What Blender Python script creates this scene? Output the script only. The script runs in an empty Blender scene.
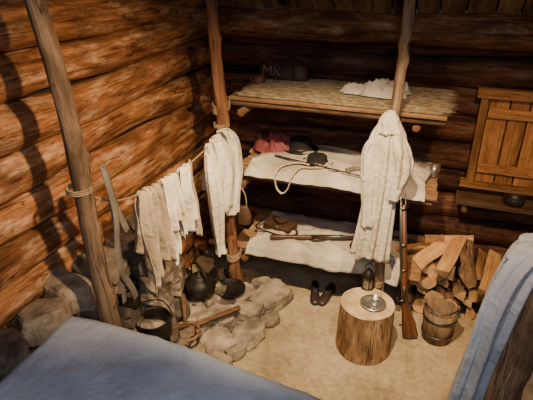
import bpy, math, random
from mathutils import Vector, Matrix, noise
random.seed(7)
R=random.random
def U(a,b): return a+(b-a)*random.random()
def N3(x,y,z): return noise.noise(Vector((x,y,z)))

# ---------------------------------------------------------------- materials
def newmat(name, rough=0.8, spec=0.3):
    m=bpy.data.materials.new(name); m.use_nodes=True
    nt=m.node_tree; b=nt.nodes['Principled BSDF']
    b.inputs['Roughness'].default_value=rough
    b.inputs['Specular IOR Level'].default_value=spec
    return m,nt,b
def node(nt,t,**k):
    n=nt.nodes.new(t)
    for a,v in k.items(): setattr(n,a,v)
    return n
def ramp(nt,stops):
    n=nt.nodes.new('ShaderNodeValToRGB'); e=n.color_ramp.elements
    while len(e)<len(stops): e.new(0.5)
    for i,(p,c) in enumerate(stops):
        e[i].position=p; e[i].color=(c[0],c[1],c[2],1)
    return n
def mul(nt,a,b,mode='MULTIPLY',fac=1.0):
    n=node(nt,'ShaderNodeMix',data_type='RGBA',blend_type=mode)
    n.inputs[0].default_value=fac
    nt.links.new(a,n.inputs[6]); nt.links.new(b,n.inputs[7]); return n.outputs[2]

def wood(name,cd,cl,rough=0.7,sx=1.2,sy=22,crack=0.5,blotch=0.5,bump=0.5,spec=0.25,pale=None,cw=.012):
    m,nt,b=newmat(name,rough,spec); L=nt.links.new
    at=node(nt,'ShaderNodeAttribute',attribute_name='lc')
    def nz(sc,s,d,r=.6,dist=0):
        mp=node(nt,'ShaderNodeMapping'); mp.inputs['Scale'].default_value=sc; L(at.outputs['Vector'],mp.inputs[0])
        n=node(nt,'ShaderNodeTexNoise'); n.inputs['Scale'].default_value=s; n.inputs['Detail'].default_value=d; n.inputs['Roughness'].default_value=r; n.inputs['Distortion'].default_value=dist
        L(mp.outputs[0],n.inputs['Vector']); return n
    n1=nz((sx,sy,sy),1.6,8,.7,.3)
    r1=ramp(nt,[(0.32,cd),(0.68,cl)]); L(n1.outputs['Fac'],r1.inputs[0])
    n2=nz((2.0,6,6),1.5,6,.65)
    k=1-blotch
    r2=ramp(nt,[(0.38,(k,k*.90,k*.82)),(0.58,(1.12,1.1,1.08))]); L(n2.outputs['Fac'],r2.inputs[0])
    n3=nz((.45,9,9),1.9,2.5,.5)
    kc=1-crack
    r3=ramp(nt,[(0.0,(1,1,1)),(.5-cw,(1,1,1)),(0.5,(kc,kc,kc)),(.5+cw,(1,1,1)),(1,(1,1,1))]); L(n3.outputs['Fac'],r3.inputs[0])
    n4=nz((1.3,3,3),2.3,3); r4=ramp(nt,[(.42,(0,0,0)),(.58,(1,1,1))]); L(n4.outputs['Fac'],r4.inputs[0])
    cr=node(nt,'ShaderNodeMix',data_type='RGBA'); L(r4.outputs[0],cr.inputs[0]); cr.inputs[6].default_value=(1,1,1,1); L(r3.outputs[0],cr.inputs[7])
    c=r1.outputs[0]
    if pale:
        n5=nz((2.2,8,8),2.0,7,.7); r5=ramp(nt,[(.50,(0,0,0)),(.64,(.85,.85,.85))]); L(n5.outputs['Fac'],r5.inputs[0])
        pm=node(nt,'ShaderNodeMix',data_type='RGBA'); L(r5.outputs[0],pm.inputs[0]); L(c,pm.inputs[6]); pm.inputs[7].default_value=(*pale,1); c=pm.outputs[2]
    c=mul(nt,c,r2.outputs[0]); c=mul(nt,c,cr.outputs[2])
    ti=node(nt,'ShaderNodeAttribute',attribute_name='tint')
    c=mul(nt,c,ti.outputs['Color'])
    L(c,b.inputs['Base Color'])
    ad=node(nt,'ShaderNodeMath',operation='ADD'); L(n1.outputs['Fac'],ad.inputs[0]); L(cr.outputs[2],ad.inputs[1])
    ad2=node(nt,'ShaderNodeMath',operation='ADD'); L(ad.outputs[0],ad2.inputs[0]); L(n2.outputs['Fac'],ad2.inputs[1])
    bp=node(nt,'ShaderNodeBump'); bp.inputs['Strength'].default_value=bump; bp.inputs['Distance'].default_value=.016
    L(ad2.outputs[0],bp.inputs['Height']); L(bp.outputs[0],b.inputs['Normal'])
    return m
def endgrain(name,cd,cl):
    m,nt,b=newmat(name,.8,.2); L=nt.links.new
    at=node(nt,'ShaderNodeAttribute',attribute_name='lc')
    mp=node(nt,'ShaderNodeMapping'); mp.inputs['Scale'].default_value=(0,1,1); L(at.outputs['Vector'],mp.inputs[0])
    ns=node(nt,'ShaderNodeTexNoise'); ns.inputs['Scale'].default_value=9; L(mp.outputs[0],ns.inputs['Vector'])
    ln=node(nt,'ShaderNodeVectorMath',operation='LENGTH'); L(mp.outputs[0],ln.inputs[0])
    m1=node(nt,'ShaderNodeMath',operation='MULTIPLY_ADD'); L(ln.outputs['Value'],m1.inputs[0]); m1.inputs[1].default_value=420
    m0=node(nt,'ShaderNodeMath',operation='MULTIPLY'); L(ns.outputs['Fac'],m0.inputs[0]); m0.inputs[1].default_value=9; L(m0.outputs[0],m1.inputs[2])
    s=node(nt,'ShaderNodeMath',operation='SINE'); L(m1.outputs[0],s.inputs[0])
    r=ramp(nt,[(0.0,cd),(0.6,cl)]); 
    mm=node(nt,'ShaderNodeMath',operation='MULTIPLY_ADD'); L(s.outputs[0],mm.inputs[0]); mm.inputs[1].default_value=.2; mm.inputs[2].default_value=.5
    L(mm.outputs[0],r.inputs[0])
    r2=ramp(nt,[(.35,(.7,.7,.7)),(.6,(1.1,1.1,1.1))]); L(ns.outputs['Fac'],r2.inputs[0])
    ti=node(nt,'ShaderNodeAttribute',attribute_name='tint')
    L(mul(nt,mul(nt,r.outputs[0],r2.outputs[0]),ti.outputs['Color']),b.inputs['Base Color'])
    return m
def generic(name,c1,c2,scale=6,rough=.85,bump=.3,dist=.01,metal=0,detail=6,bscale=None,spec=.3,tint=False,crease=0):
    m,nt,b=newmat(name,rough,spec); L=nt.links.new
    tc=node(nt,'ShaderNodeTexCoord')
    n=node(nt,'ShaderNodeTexNoise'); n.inputs['Scale'].default_value=scale; n.inputs['Detail'].default_value=detail; n.inputs['Roughness'].default_value=.6
    L(tc.outputs['Object'],n.inputs['Vector'])
    r=ramp(nt,[(0.35,c1),(0.65,c2)]); L(n.outputs['Fac'],r.inputs[0])
    c=r.outputs[0]
    if tint:
        ti=node(nt,'ShaderNodeAttribute',attribute_name='tint'); c=mul(nt,c,ti.outputs['Color'])
    L(c,b.inputs['Base Color'])
    n2=node(nt,'ShaderNodeTexNoise'); n2.inputs['Scale'].default_value=bscale or scale*5; n2.inputs['Detail'].default_value=8
    L(tc.outputs['Object'],n2.inputs['Vector'])
    bp=node(nt,'ShaderNodeBump'); bp.inputs['Strength'].default_value=bump; bp.inputs['Distance'].default_value=dist
    L(n2.outputs['Fac'],bp.inputs['Height'])
    last=bp
    if crease:
        n3=node(nt,'ShaderNodeTexNoise'); n3.inputs['Scale'].default_value=crease; n3.inputs['Detail'].default_value=3; n3.inputs['Distortion'].default_value=1.2
        L(tc.outputs['Object'],n3.inputs['Vector'])
        b2=node(nt,'ShaderNodeBump'); b2.inputs['Strength'].default_value=.6; b2.inputs['Distance'].default_value=.03
        L(n3.outputs['Fac'],b2.inputs['Height']); L(bp.outputs[0],b2.inputs['Normal']); last=b2
    L(last.outputs[0],b.inputs['Normal'])
    b.inputs['Metallic'].default_value=metal
    return m
def floor_mat():
    m,nt,b=newmat('packed_earth_floor',.85,.2); L=nt.links.new
    tc=node(nt,'ShaderNodeTexCoord')
    n=node(nt,'ShaderNodeTexNoise'); n.inputs['Scale'].default_value=1.8; n.inputs['Detail'].default_value=10; n.inputs['Roughness'].default_value=.65
    L(tc.outputs['Object'],n.inputs['Vector'])
    r=ramp(nt,[(0.32,(.25,.175,.10)),(0.5,(.42,.315,.185)),(.7,(.58,.46,.30))]); L(n.outputs['Fac'],r.inputs[0])
    n2=node(nt,'ShaderNodeTexNoise'); n2.inputs['Scale'].default_value=30; n2.inputs['Detail'].default_value=9; n2.inputs['Roughness'].default_value=.7
    L(tc.outputs['Object'],n2.inputs['Vector'])
    r2=ramp(nt,[(0.33,(.74,.70,.65)),(0.55,(1.05,1.05,1.05))]); L(n2.outputs['Fac'],r2.inputs[0])
    L(mul(nt,r.outputs[0],r2.outputs[0]),b.inputs['Base Color'])
    n3=node(nt,'ShaderNodeTexNoise'); n3.inputs['Scale'].default_value=7; n3.inputs['Detail'].default_value=10; n3.inputs['Roughness'].default_value=.65
    L(tc.outputs['Object'],n3.inputs['Vector'])
    bp=node(nt,'ShaderNodeBump'); bp.inputs['Strength'].default_value=.5; bp.inputs['Distance'].default_value=.035
    L(n3.outputs['Fac'],bp.inputs['Height']); L(bp.outputs[0],b.inputs['Normal'])
    return m

M={}
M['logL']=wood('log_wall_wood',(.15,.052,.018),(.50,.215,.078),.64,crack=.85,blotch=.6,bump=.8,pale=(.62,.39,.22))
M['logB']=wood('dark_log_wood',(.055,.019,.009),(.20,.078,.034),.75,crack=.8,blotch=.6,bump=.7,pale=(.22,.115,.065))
M['pole']=wood('weathered_pole',(.15,.075,.036),(.40,.23,.125),.7,crack=.7,blotch=.45,bump=.8)
M['polegrey']=wood('grey_pole',(.15,.092,.052),(.42,.28,.17),.75,crack=.8,blotch=.5,bump=.8)
M['polered']=wood('red_brown_pole',(.15,.06,.03),(.40,.19,.09),.7,crack=.7,blotch=.5,bump=.8)
M['board']=wood('plank_wood',(.20,.105,.05),(.46,.27,.135),.7,crack=.6,blotch=.4,bump=.4)
M['shutter']=wood('shutter_wood',(.28,.115,.038),(.58,.28,.095),.65,crack=.5,blotch=.4,bump=.4)
M['fire']=wood('split_wood',(.34,.16,.06),(.70,.40,.17),.8,crack=.4,blotch=.35,bump=.6)
M['bark']=wood('bark',(.08,.042,.024),(.26,.15,.085),.95,sx=6,sy=14,crack=.8,blotch=.5,bump=1.0,spec=.1)
M['stumpbark']=wood('stump_bark',(.22,.12,.055),(.50,.32,.165),.9,sx=3,sy=18,crack=.75,blotch=.55,bump=1.0,spec=.1)
M['end']=endgrain('end_grain',(.36,.19,.08),(.64,.40,.19))
M['endL']=endgrain('end_grain_pale',(.40,.27,.14),(.60,.44,.25))
M['enddk']=endgrain('end_grain_dark',(.10,.05,.025),(.22,.11,.05))
M['gun']=wood('gun_stock_wood',(.07,.024,.010),(.22,.085,.033),.4,crack=.3,blotch=.3,bump=.1,spec=.5)
M['stave']=wood('bucket_stave',(.14,.085,.05),(.34,.225,.13),.8,crack=.5,blotch=.5,bump=.6)
M['chink']=generic('dark_chinking',(.012,.007,.004),(.035,.02,.01),8)
M['floor']=floor_mat()
M['white']=generic('white_linen',(.52,.44,.335),(.74,.66,.53),5,.95,.35,.004,bscale=60,spec=.1,crease=9)
M['cream']=generic('canvas_bedding',(.42,.35,.265),(.68,.59,.47),3.5,.95,.4,.006,bscale=40,spec=.1,crease=7)
M['tan']=generic('tan_homespun',(.29,.22,.145),(.46,.365,.25),4,.95,.35,.004,bscale=60,spec=.1,crease=9)
M['blue']=generic('blue_grey_blanket',(.38,.415,.485),(.56,.60,.67),2.5,.95,.5,.008,bscale=45,spec=.1,crease=5)
M['grey']=generic('grey_strap_cloth',(.11,.095,.08),(.20,.175,.14),6,.95,.4,.004,bscale=60,spec=.1)
M['red']=generic('red_wool',(.20,.045,.05),(.36,.12,.11),9,.95,.5,.01,spec=.05,crease=12)
M['felt']=generic('black_felt',(.012,.010,.010),(.03,.024,.02),8,.9,.3,.003)
M['leather']=generic('brown_leather',(.05,.022,.011),(.115,.055,.027),8,.6,.35,.004,spec=.4)
M['paleleather']=generic('buff_leather',(.50,.38,.24),(.66,.54,.38),8,.7,.2,.003)
M['dkleather']=generic('dark_leather',(.018,.013,.010),(.045,.03,.022),8,.45,.3,.004,spec=.5)
M['iron']=generic('cast_iron',(.014,.012,.011),(.045,.035,.028),12,.5,.4,.004,metal=.6)
M['steel']=generic('gun_steel',(.10,.09,.08),(.2,.18,.16),10,.38,.1,.001,metal=.9)
M['pewter']=generic('pewter',(.38,.37,.35),(.58,.56,.53),12,.35,.15,.002,metal=.85)
M['stone']=generic('field_stone',(.13,.098,.07),(.37,.285,.20),7,.95,.8,.02,tint=True,bscale=22,spec=.2)
M['soot']=generic('sooty_stone',(.05,.038,.03),(.18,.135,.10),7,.97,.8,.02,tint=True,bscale=22,spec=.15)
M['ashgap']=generic('ash_and_gap_shade',(.035,.026,.018),(.10,.075,.05),14,1,.8,.02,spec=.05)
M['straw']=generic('straw',(.29,.205,.115),(.48,.365,.22),20,.95,.4,.006,tint=True,spec=.1)
M['rope']=generic('hemp_rope',(.22,.15,.08),(.36,.25,.15),40,.9,.4,.003)
M['scratch']=generic('pale_scratch',(.34,.25,.18),(.46,.35,.26),40,.9,.1,.001)
M['clay']=generic('brown_clay',(.15,.065,.03),(.26,.12,.06),10,.6,.2,.003)
M['horn']=generic('horn',(.12,.09,.06),(.35,.28,.19),9,.4,.1,.002,spec=.5)

# ---------------------------------------------------------------- mesh builder
class B:
    def __init__(s): s.v=[];s.f=[];s.m=[];s.lc=[];s.t=[];s.sm=[];s.mats=[]
    def mi(s,k):
        if k not in s.mats: s.mats.append(k)
        return s.mats.index(k)
    def av(s,co,lc=None,t=1.0):
        s.v.append(tuple(co)); s.lc.append(tuple(lc if lc is not None else co)); s.t.append(t); return len(s.v)-1
    def af(s,idx,mat,smooth=True):
        s.f.append(tuple(idx)); s.m.append(s.mi(mat)); s.sm.append(smooth)
    def grid(s,rows,mat,closed=False,smooth=True,t=1.0,lcs=None):
        ids=[]
        for i,r in enumerate(rows):
            ids.append([s.av(p,lcs[i][j] if lcs else None,t) for j,p in enumerate(r)])
        n=len(rows[0])
        for i in range(len(rows)-1):
            for j in range(n if closed else n-1):
                k=(j+1)%n
                s.af((ids[i][j],ids[i][k],ids[i+1][k],ids[i+1][j]),mat,smooth)
        return ids
    def log(s,p0,p1,r0,r1=None,mat='logL',end='end',seg=16,step=.12,wob=.06,bow=.0,tint=None,knots=0,caps=True,kh=.35):
        p0=Vector(p0);p1=Vector(p1); r1=r0 if r1 is None else r1
        d=p1-p0; Ln=d.length; d.normalize()
        a=Vector((0,0,1)) if abs(d.z)<.9 else Vector((1,0,0))
        x=d.cross(a).normalized(); y=d.cross(x).normalized()
        n=max(2,int(Ln/step)); off=U(0,200); sd=U(0,100); t=tint if tint else U(.75,1.2)
        kn=[(U(.05,.95)*Ln,U(0,6.28),U(.5,1)*kh) for _ in range(knots)]
        rows=[];lcs=[]
        for i in range(n+1):
            u=i/n; L=u*Ln; r=r0+(r1-r0)*u
            bx=N3(sd,L*.8,0)*bow; by=N3(sd,L*.8,7)*bow
            c=p0+d*L+x*bx+y*by
            row=[];lr=[]
            for j in range(seg):
                an=2*math.pi*j/seg
                rr=r*(1+wob*1.6*N3(sd+math.cos(an)*.9,L*1.7,math.sin(an)*.9)+wob*.7*N3(sd+math.cos(an)*3,L*6,math.sin(an)*3))
                for (kl,ka,ks) in kn:
                    da=math.atan2(math.sin(an-ka),math.cos(an-ka))
                    rr+=r*ks*math.exp(-((L-kl)/(r*.9))**2-(da/.5)**2)
                row.append(c+x*(math.cos(an)*rr)+y*(math.sin(an)*rr))
                lr.append((L+off,math.cos(an)*rr,math.sin(an)*rr))
            rows.append(row);lcs.append(lr)
        s.grid(rows,mat,closed=True,t=t,lcs=lcs)
        if caps:
            for e in (0,n):
                rim=[s.av(rows[e][j],lcs[e][j],t) for j in range(seg)]
                cc=sum((Vector(q) for q in rows[e]),Vector())/seg + d*(-.004 if e==0 else .004)
                c=s.av(cc,(lcs[e][0][0],0,0),t)
                for j in range(seg):
                    k=(j+1)%seg
                    s.af((c,rim[k],rim[j]) if e==0 else (c,rim[j],rim[k]),end,False)
    def box(s,c,size,mat,rot=None,bev=.004,tint=None,jit=0,axis=0,end=None):
        c=Vector(c); hx,hy,hz=[q/2 for q in size]; t=tint if tint else U(.8,1.15)
        rot=rot or Matrix.Identity(3); off=U(0,200); b=min(bev,hx*.4,hy*.4,hz*.4)
        vs={}
        for sx in(-1,1):
            for sy in(-1,1):
                for sz in(-1,1):
                    for k in range(3):
                        p=Vector((sx*(hx-(b if k!=0 else 0)),sy*(hy-(b if k!=1 else 0)),sz*(hz-(b if k!=2 else 0))))
                        l=[p.x,p.y,p.z]; l=[l[axis]]+[l[q] for q in range(3) if q!=axis]; l[0]+=off
                        vs[(sx,sy,sz,k)]=s.av(c+rot@p,l,t)
        def q(ks,m): s.af([vs[k] for k in ks],m,False)
        for k in range(3):
            o=[i for i in range(3) if i!=k]
            for sg in(-1,1):
                loop=[]
                for (a,bb) in((-1,-1),(1,-1),(1,1),(-1,1)):
                    w=[0,0,0];w[k]=sg;w[o[0]]=a;w[o[1]]=bb;loop.append((w[0],w[1],w[2],k))
                if (sg<0)!=(k==1): loop.reverse()
                q(loop,end if (end and k==axis) else mat)
        for k in range(3):
            o=[i for i in range(3) if i!=k]
            for a in(-1,1):
                for bb in(-1,1):
                    w0=[0,0,0];w1=[0,0,0];w0[k]=-1;w1[k]=1
                    for w in(w0,w1): w[o[0]]=a;w[o[1]]=bb
                    q([(*w0,o[0]),(*w1,o[0]),(*w1,o[1]),(*w0,o[1])],mat)
        for sx in(-1,1):
            for sy in(-1,1):
                for sz in(-1,1): q([(sx,sy,sz,0),(sx,sy,sz,1),(sx,sy,sz,2)],mat)
    def lathe(s,c,prof,mat,seg=28,rot=None,t=1.0,fr=None):
        c=Vector(c); rot=rot or Matrix.Identity(3); rows=[];lcs=[]
        for (r,z) in prof:
            row=[];lr=[]
            for j in range(seg):
                an=2*math.pi*j/seg; rr=r*(fr(an,z) if fr else 1)
                row.append(c+rot@Vector((math.cos(an)*rr,math.sin(an)*rr,z))); lr.append((z,math.cos(an)*rr,math.sin(an)*rr))
            rows.append(row);lcs.append(lr)
        s.grid(rows,mat,closed=True,t=t,lcs=lcs)
    def tube(s,pts,r,mat,seg=8,flat=1.0,up=None):
        pts=[Vector(p) for p in pts]; rows=[]
        for i,p in enumerate(pts):
            d=(pts[min(i+1,len(pts)-1)]-pts[max(i-1,0)]).normalized()
            a=Vector(up) if up else (Vector((0,0,1)) if abs(d.z)<.9 else Vector((1,0,0)))
            x=d.cross(a).normalized(); y=d.cross(x).normalized()
            rr=r[min(i,len(r)-1)] if isinstance(r,(list,tuple)) else r
            rows.append([p+x*math.cos(2*math.pi*j/seg)*rr+y*math.sin(2*math.pi*j/seg)*rr*flat for j in range(seg)])
        ids=s.grid(rows,mat,closed=True)
        s.af(ids[0][::-1],mat);s.af(ids[-1],mat)
    def stone(s,c,size,mat,rz=None,seed=0,tint=None,tilt=.15,sub=3,flat=.5):
        import bmesh
        bm=bmesh.new(); bmesh.ops.create_icosphere(bm,subdivisions=sub,radius=1)
        rnd=random.Random(seed*977+13)
        pl=[]
        nk=rnd.choice([4,5,5,6]); a0=rnd.uniform(0,6.28)
        for k in range(nk):
            a=a0+k*6.283/nk+rnd.uniform(-.35,.35)
            pl.append((Vector((math.cos(a),math.sin(a),rnd.uniform(-.15,.25))).normalized(),rnd.uniform(.50,.64)))
        for k in range(3):
            n=Vector((rnd.gauss(0,1),rnd.gauss(0,1),rnd.gauss(0,1))).normalized(); pl.append((n,rnd.uniform(.58,.70)))
        pl.append((Vector((rnd.uniform(-.12,.12),rnd.uniform(-.12,.12),1)).normalized(),flat)); pl.append((Vector((0,0,-1)),flat))
        rot=Matrix.Rotation(rz if rz is not None else rnd.uniform(0,6.28),3,'Z')@Matrix.Rotation(rnd.uniform(-tilt,tilt),3,'X')@Matrix.Rotation(rnd.uniform(-tilt,tilt),3,'Y')
        t=tint or rnd.uniform(.65,1.2); base=len(s.v)
        for v in bm.verts:
            p=v.co*1.0
            k=1.0
            for n,d in pl:
                q=p.dot(n)
                if q>1e-4: k=min(k,d/q)
            p=p*k
            p+=p.normalized()*(noise.noise(p*2.5+Vector((seed,0,0)))*.035+noise.noise(p*7+Vector((seed,3,0)))*.02)
            p=Vector((p.x*size[0]/1.2,p.y*size[1]/1.2,p.z*size[2]/(2*flat)))
            s.av(Vector(c)+rot@p,None,t)
        for f in bm.faces: s.af([base+v.index for v in f.verts],mat,False)
        bm.free()
    def make(s,name,parent=None,solid=0,subsurf=0):
        me=bpy.data.meshes.new(name)
        xs=[Vector(v) for v in s.v]
        mn=Vector((min(v.x for v in xs),min(v.y for v in xs),min(v.z for v in xs)));mx=Vector((max(v.x for v in xs),max(v.y for v in xs),max(v.z for v in xs)))
        o=(mn+mx)/2; o.z=mn.z
        me.from_pydata([v-o for v in xs],[],s.f)
        for k in s.mats: me.materials.append(M[k])
        me.polygons.foreach_set('material_index',s.m); me.polygons.foreach_set('use_smooth',s.sm)
        a=me.attributes.new('lc','FLOAT_VECTOR','POINT'); a.data.foreach_set('vector',[q for l in s.lc for q in l])
        c=me.attributes.new('tint','FLOAT_COLOR','POINT'); c.data.foreach_set('color',[q for t in s.t for q in (t,t,t,1)])
        me.update()
        ob=bpy.data.objects.new(name,me); ob.location=o; bpy.context.scene.collection.objects.link(ob)
        if solid:
            md=ob.modifiers.new('thick','SOLIDIFY'); md.thickness=solid; md.offset=0
        if subsurf:
            md=ob.modifiers.new('sub','SUBSURF'); md.levels=subsurf; md.render_levels=subsurf
        if parent:
            ob.parent=parent; ob.matrix_parent_inverse=Matrix.Translation(parent.location).inverted()
        return ob
def empty(name,loc=(0,0,0)):
    e=bpy.data.objects.new(name,None); e.location=loc; e.empty_display_size=.1
    bpy.context.scene.collection.objects.link(e); return e
def rotz(a): return Matrix.Rotation(a,3,'Z')

# ---------------------------------------------------------------- room shell
LX=-1.96; BY=3.955; RX=2.2; FY=-1.6
roof0=2.24; sl=.7; ridgeY=1.18
def roofz(y): return roof0+(min(BY+.1-y, y-(2*ridgeY-BY-.1)))*sl
b=B()
rows=[]
for i in range(110):
    y=FY-.2+i*(4.3-FY+.2)/109
    rows.append([Vector((x:=-2.2+j*(RX+.3+2.2)/90,y,.012*N3(x*1.3,y*1.3,0)+.006*N3(x*5,y*5,2)-.008)) for j in range(91)])
b.grid(rows,'floor'); b.make('floor')
b=B()
zs=[1.14-.22*5+.22*i for i in range(20)]
for z in zs:
    ymax=4.2; ymin=FY
    if z>roof0-.12:
        dy=(z+.16-roof0)/sl; ymax=BY+.1-dy; ymin=(2*ridgeY-BY-.1)+dy
    if ymax-ymin<.4: continue
    b.log((LX-.085+U(-.012,.012),ymin,z),(LX-.085+U(-.012,.012),ymax,z+U(-.01,.01)),U(.103,.115),U(.103,.115),'logL','end',seg=28,step=.06,wob=.10,bow=.045,knots=5,tint=U(.8,1.2),kh=.14)
b.box((LX-.14,1.2,1.05),(.06,5.6,2.1),'chink',bev=.001)
yr=ridgeY
for i in range(8):
    z0=2.1+i*.22; dy=(z0+.1-roof0)/sl
    w=(BY+.1-dy)-(2*ridgeY-BY-.1+dy)
    if w>.2: b.box((LX-.14,yr,z0+.11),(.06,w,.22),'chink',bev=.001)
b.make('wall_left')
b=B()
for i in range(10):
    z=.03+.22*i
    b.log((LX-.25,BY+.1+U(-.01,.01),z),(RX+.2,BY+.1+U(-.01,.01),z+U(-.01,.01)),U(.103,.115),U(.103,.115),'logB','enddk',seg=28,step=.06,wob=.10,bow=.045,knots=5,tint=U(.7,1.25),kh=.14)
b.box((.12,BY+.15,1.05),(4.6,.06,2.1),'chink',bev=.001)
b.make('wall_back')
b=B()
for i in range(20):
    z=.04+.22*i; ymax=4.0; ymin=FY
    if z>roof0-.12:
        dy=(z+.16-roof0)/sl; ymax=BY+.1-dy; ymin=(2*ridgeY-BY-.1)+dy
    if ymax-ymin<.4: continue
    b.log((RX+.085,ymin,z),(RX+.085,ymax,z),.12,.118,'logL','end',seg=16,step=.15,wob=.07,bow=.03,knots=2,kh=.2)
b.box((RX+.13,1.2,1.05),(.06,5.6,2.1),'chink',bev=.001)
b.make('wall_right')
b=B(); b.log((LX+.0,3.79,2.10),(RX,3.79,2.12),.105,.115,'logL','end',seg=26,step=.06,wob=.09,bow=.03,knots=5,tint=.65,kh=.15); b.make('beam_log')
b=B()
ang=math.atan(sl)
Lr=(BY+.25-ridgeY)/math.cos(ang)
for side in(1,-1):
    x=LX-.15
    yc=ridgeY+side*(BY+.25-ridgeY)/2; zc=(roofz(ridgeY)+roofz(ridgeY+(BY+.25-ridgeY)))/2+.03
    b.box((.12,yc,zc+.045),(4.7,Lr,.03),'chink',rot=Matrix.Rotation(-side*ang,3,'X'),bev=.001)
    while x<RX+.2:
        w=U(.14,.2)
        b.box((x+w/2,yc,zc+U(0,.01)),(w-.012,Lr,.03),'shutter',rot=Matrix.Rotation(-side*ang,3,'X'),axis=1,bev=.003,tint=U(1.1,1.6))
        x+=w
for x in (-1.3,-.4,.5,1.4):
    for side in(1,-1):
        ye=ridgeY+side*(BY+.02-ridgeY)
        b.log((x,ye,roofz(ye)-.03),(x,ridgeY,roofz(ridgeY)-.05),.05,.045,'logB','enddk',seg=12,wob=.08)
b.make('ceiling')

# ---------------------------------------------------------------- shuttered window
b=B(); wy=3.90
wx0,wx1,wz0,wz1=.24,.92,.95,1.71
b.box((wx0+.03,wy,(wz0+wz1)/2),(.055,.075,wz1-wz0),'shutter',axis=2,tint=.75)
b.box((wx1-.03,wy,(wz0+wz1)/2),(.055,.075,wz1-wz0),'shutter',axis=2,tint=.75)
b.box(((wx0+wx1)/2,wy-.01,wz1-.03),(wx1-wx0+.06,.085,.065),'shutter',axis=0,tint=.9)
b.box(((wx0+wx1)/2,wy-.01,wz0+.02),(wx1-wx0+.08,.09,.05),'shutter',axis=0,tint=.7)
x=wx0+.06
for w in(.145,.13,.15,.135):
    b.box((x+w/2,wy+.01,(wz0+wz1)/2),(w-.010,.03,wz1-wz0-.08),'shutter',axis=2,tint=U(1.0,1.3)); x+=w
for z in(wz0+.16,wz1-.17):
    b.box(((wx0+wx1)/2,wy-.02,z),(wx1-wx0-.13,.03,.07),'shutter',axis=0,tint=1.25)
for z in(wz0+.16,wz1-.17):
    for q in range(4): b.lathe((wx0+.13+q*.14,wy-.036,z),[(0,-.004),(.006,-.003),(.007,.003)],'iron',8,rot=Matrix.Rotation(math.pi/2,3,'X'))
b.make('window_1')
b=B()
b.box((.62,3.82,.865),(.86,.20,.035),'board',tint=.4,end='enddk')
b.log((.26,3.92,.82),(.26,3.70,.82),.022,.022,'logB','enddk',8); b.log((.95,3.92,.82),(.95,3.70,.82),.022,.022,'logB','enddk',8)
b.make('wall_shelf')
b=B(); b.lathe((.60,3.79,.884),[(0,.0),(.05,.0),(.07,.025),(.078,.065),(.072,.068),(.064,.03),(.045,.012),(0,.012)],'dkleather'); b.make('wooden_bowl')

# ---------------------------------------------------------------- bunk
bunk=empty('bunk_bed',(-.7,3.55,0))
FYb=3.24; 
def part(fn,name,parent,**k):
    b=B(); fn(b); return b.make(name,parent,**k)
part(lambda b:b.log((-1.43,3.17,0),(-1.55,3.17,2.42),.045,.038,'polered','end',16,.05,.12,.06,tint=1.0,knots=9,kh=.5),'post_corner',bunk)
part(lambda b:b.log((-.27,3.155,0),(-.30,3.155,2.5),.036,.032,'polegrey','endL',16,.05,.12,.05,tint=1.0,knots=9,kh=.5),'post_front',bunk)
ZS={'bottom':.42,'middle':1.09,'top':1.655}
for nm,z in ZS.items():
    def fn(b,z=z):
        b.log((-1.70,FYb+.02,z-.038),(.02,FYb+.02,z-.038),.024,.022,'pole','end',12,.08,.10,.015,tint=.6,knots=3)
        b.log((-1.70,3.84,z-.045),(.02,3.84,z-.045),.030,.027,'logB','end',12,.1,.08,.02)
        y=FYb-.02
        while y<3.86:
            w=U(.12,.17); w=min(w,3.90-y)
            b.box((-.72+U(-.01,.02),y+w/2,z-.003),(1.50+U(-.03,.03),w-.008,.024),'board',tint=U(.8,1.2),end='end'); y+=w
    part(fn,'shelf_'+nm,bunk)
def lash(b):
    for z in(.37,1.04,1.605):
        px=-1.43-.12*z/2.42
        for k in range(5):
            ring=[(px+math.cos(a)*.058,3.195+math.sin(a)*.074,z-.03+k*.013+.02*math.sin(a)) for a in [i*math.pi/8 for i in range(17)]]
            b.tube(ring,.006,'rope',6)
        px=-.27-.03*z/2.5
        for k in range(4):
            ring=[(px+math.cos(a)*.046,3.185+math.sin(a)*.070,z-.025+k*.013-.02*math.sin(a)) for a in [i*math.pi/8 for i in range(17)]]
            b.tube(ring,.006,'rope',6)
part(lash,'lashings',bunk)
def bear(b):
    for z in(.325,.995,1.56):
        b.log((-1.36,3.2,z),(-1.36,3.93,z),.028,.028,'pole','enddk',10)
        b.log((-.15,3.27,z),(-.15,3.93,z),.026,.026,'pole','enddk',10)
part(bear,'bearers',bunk)

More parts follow.
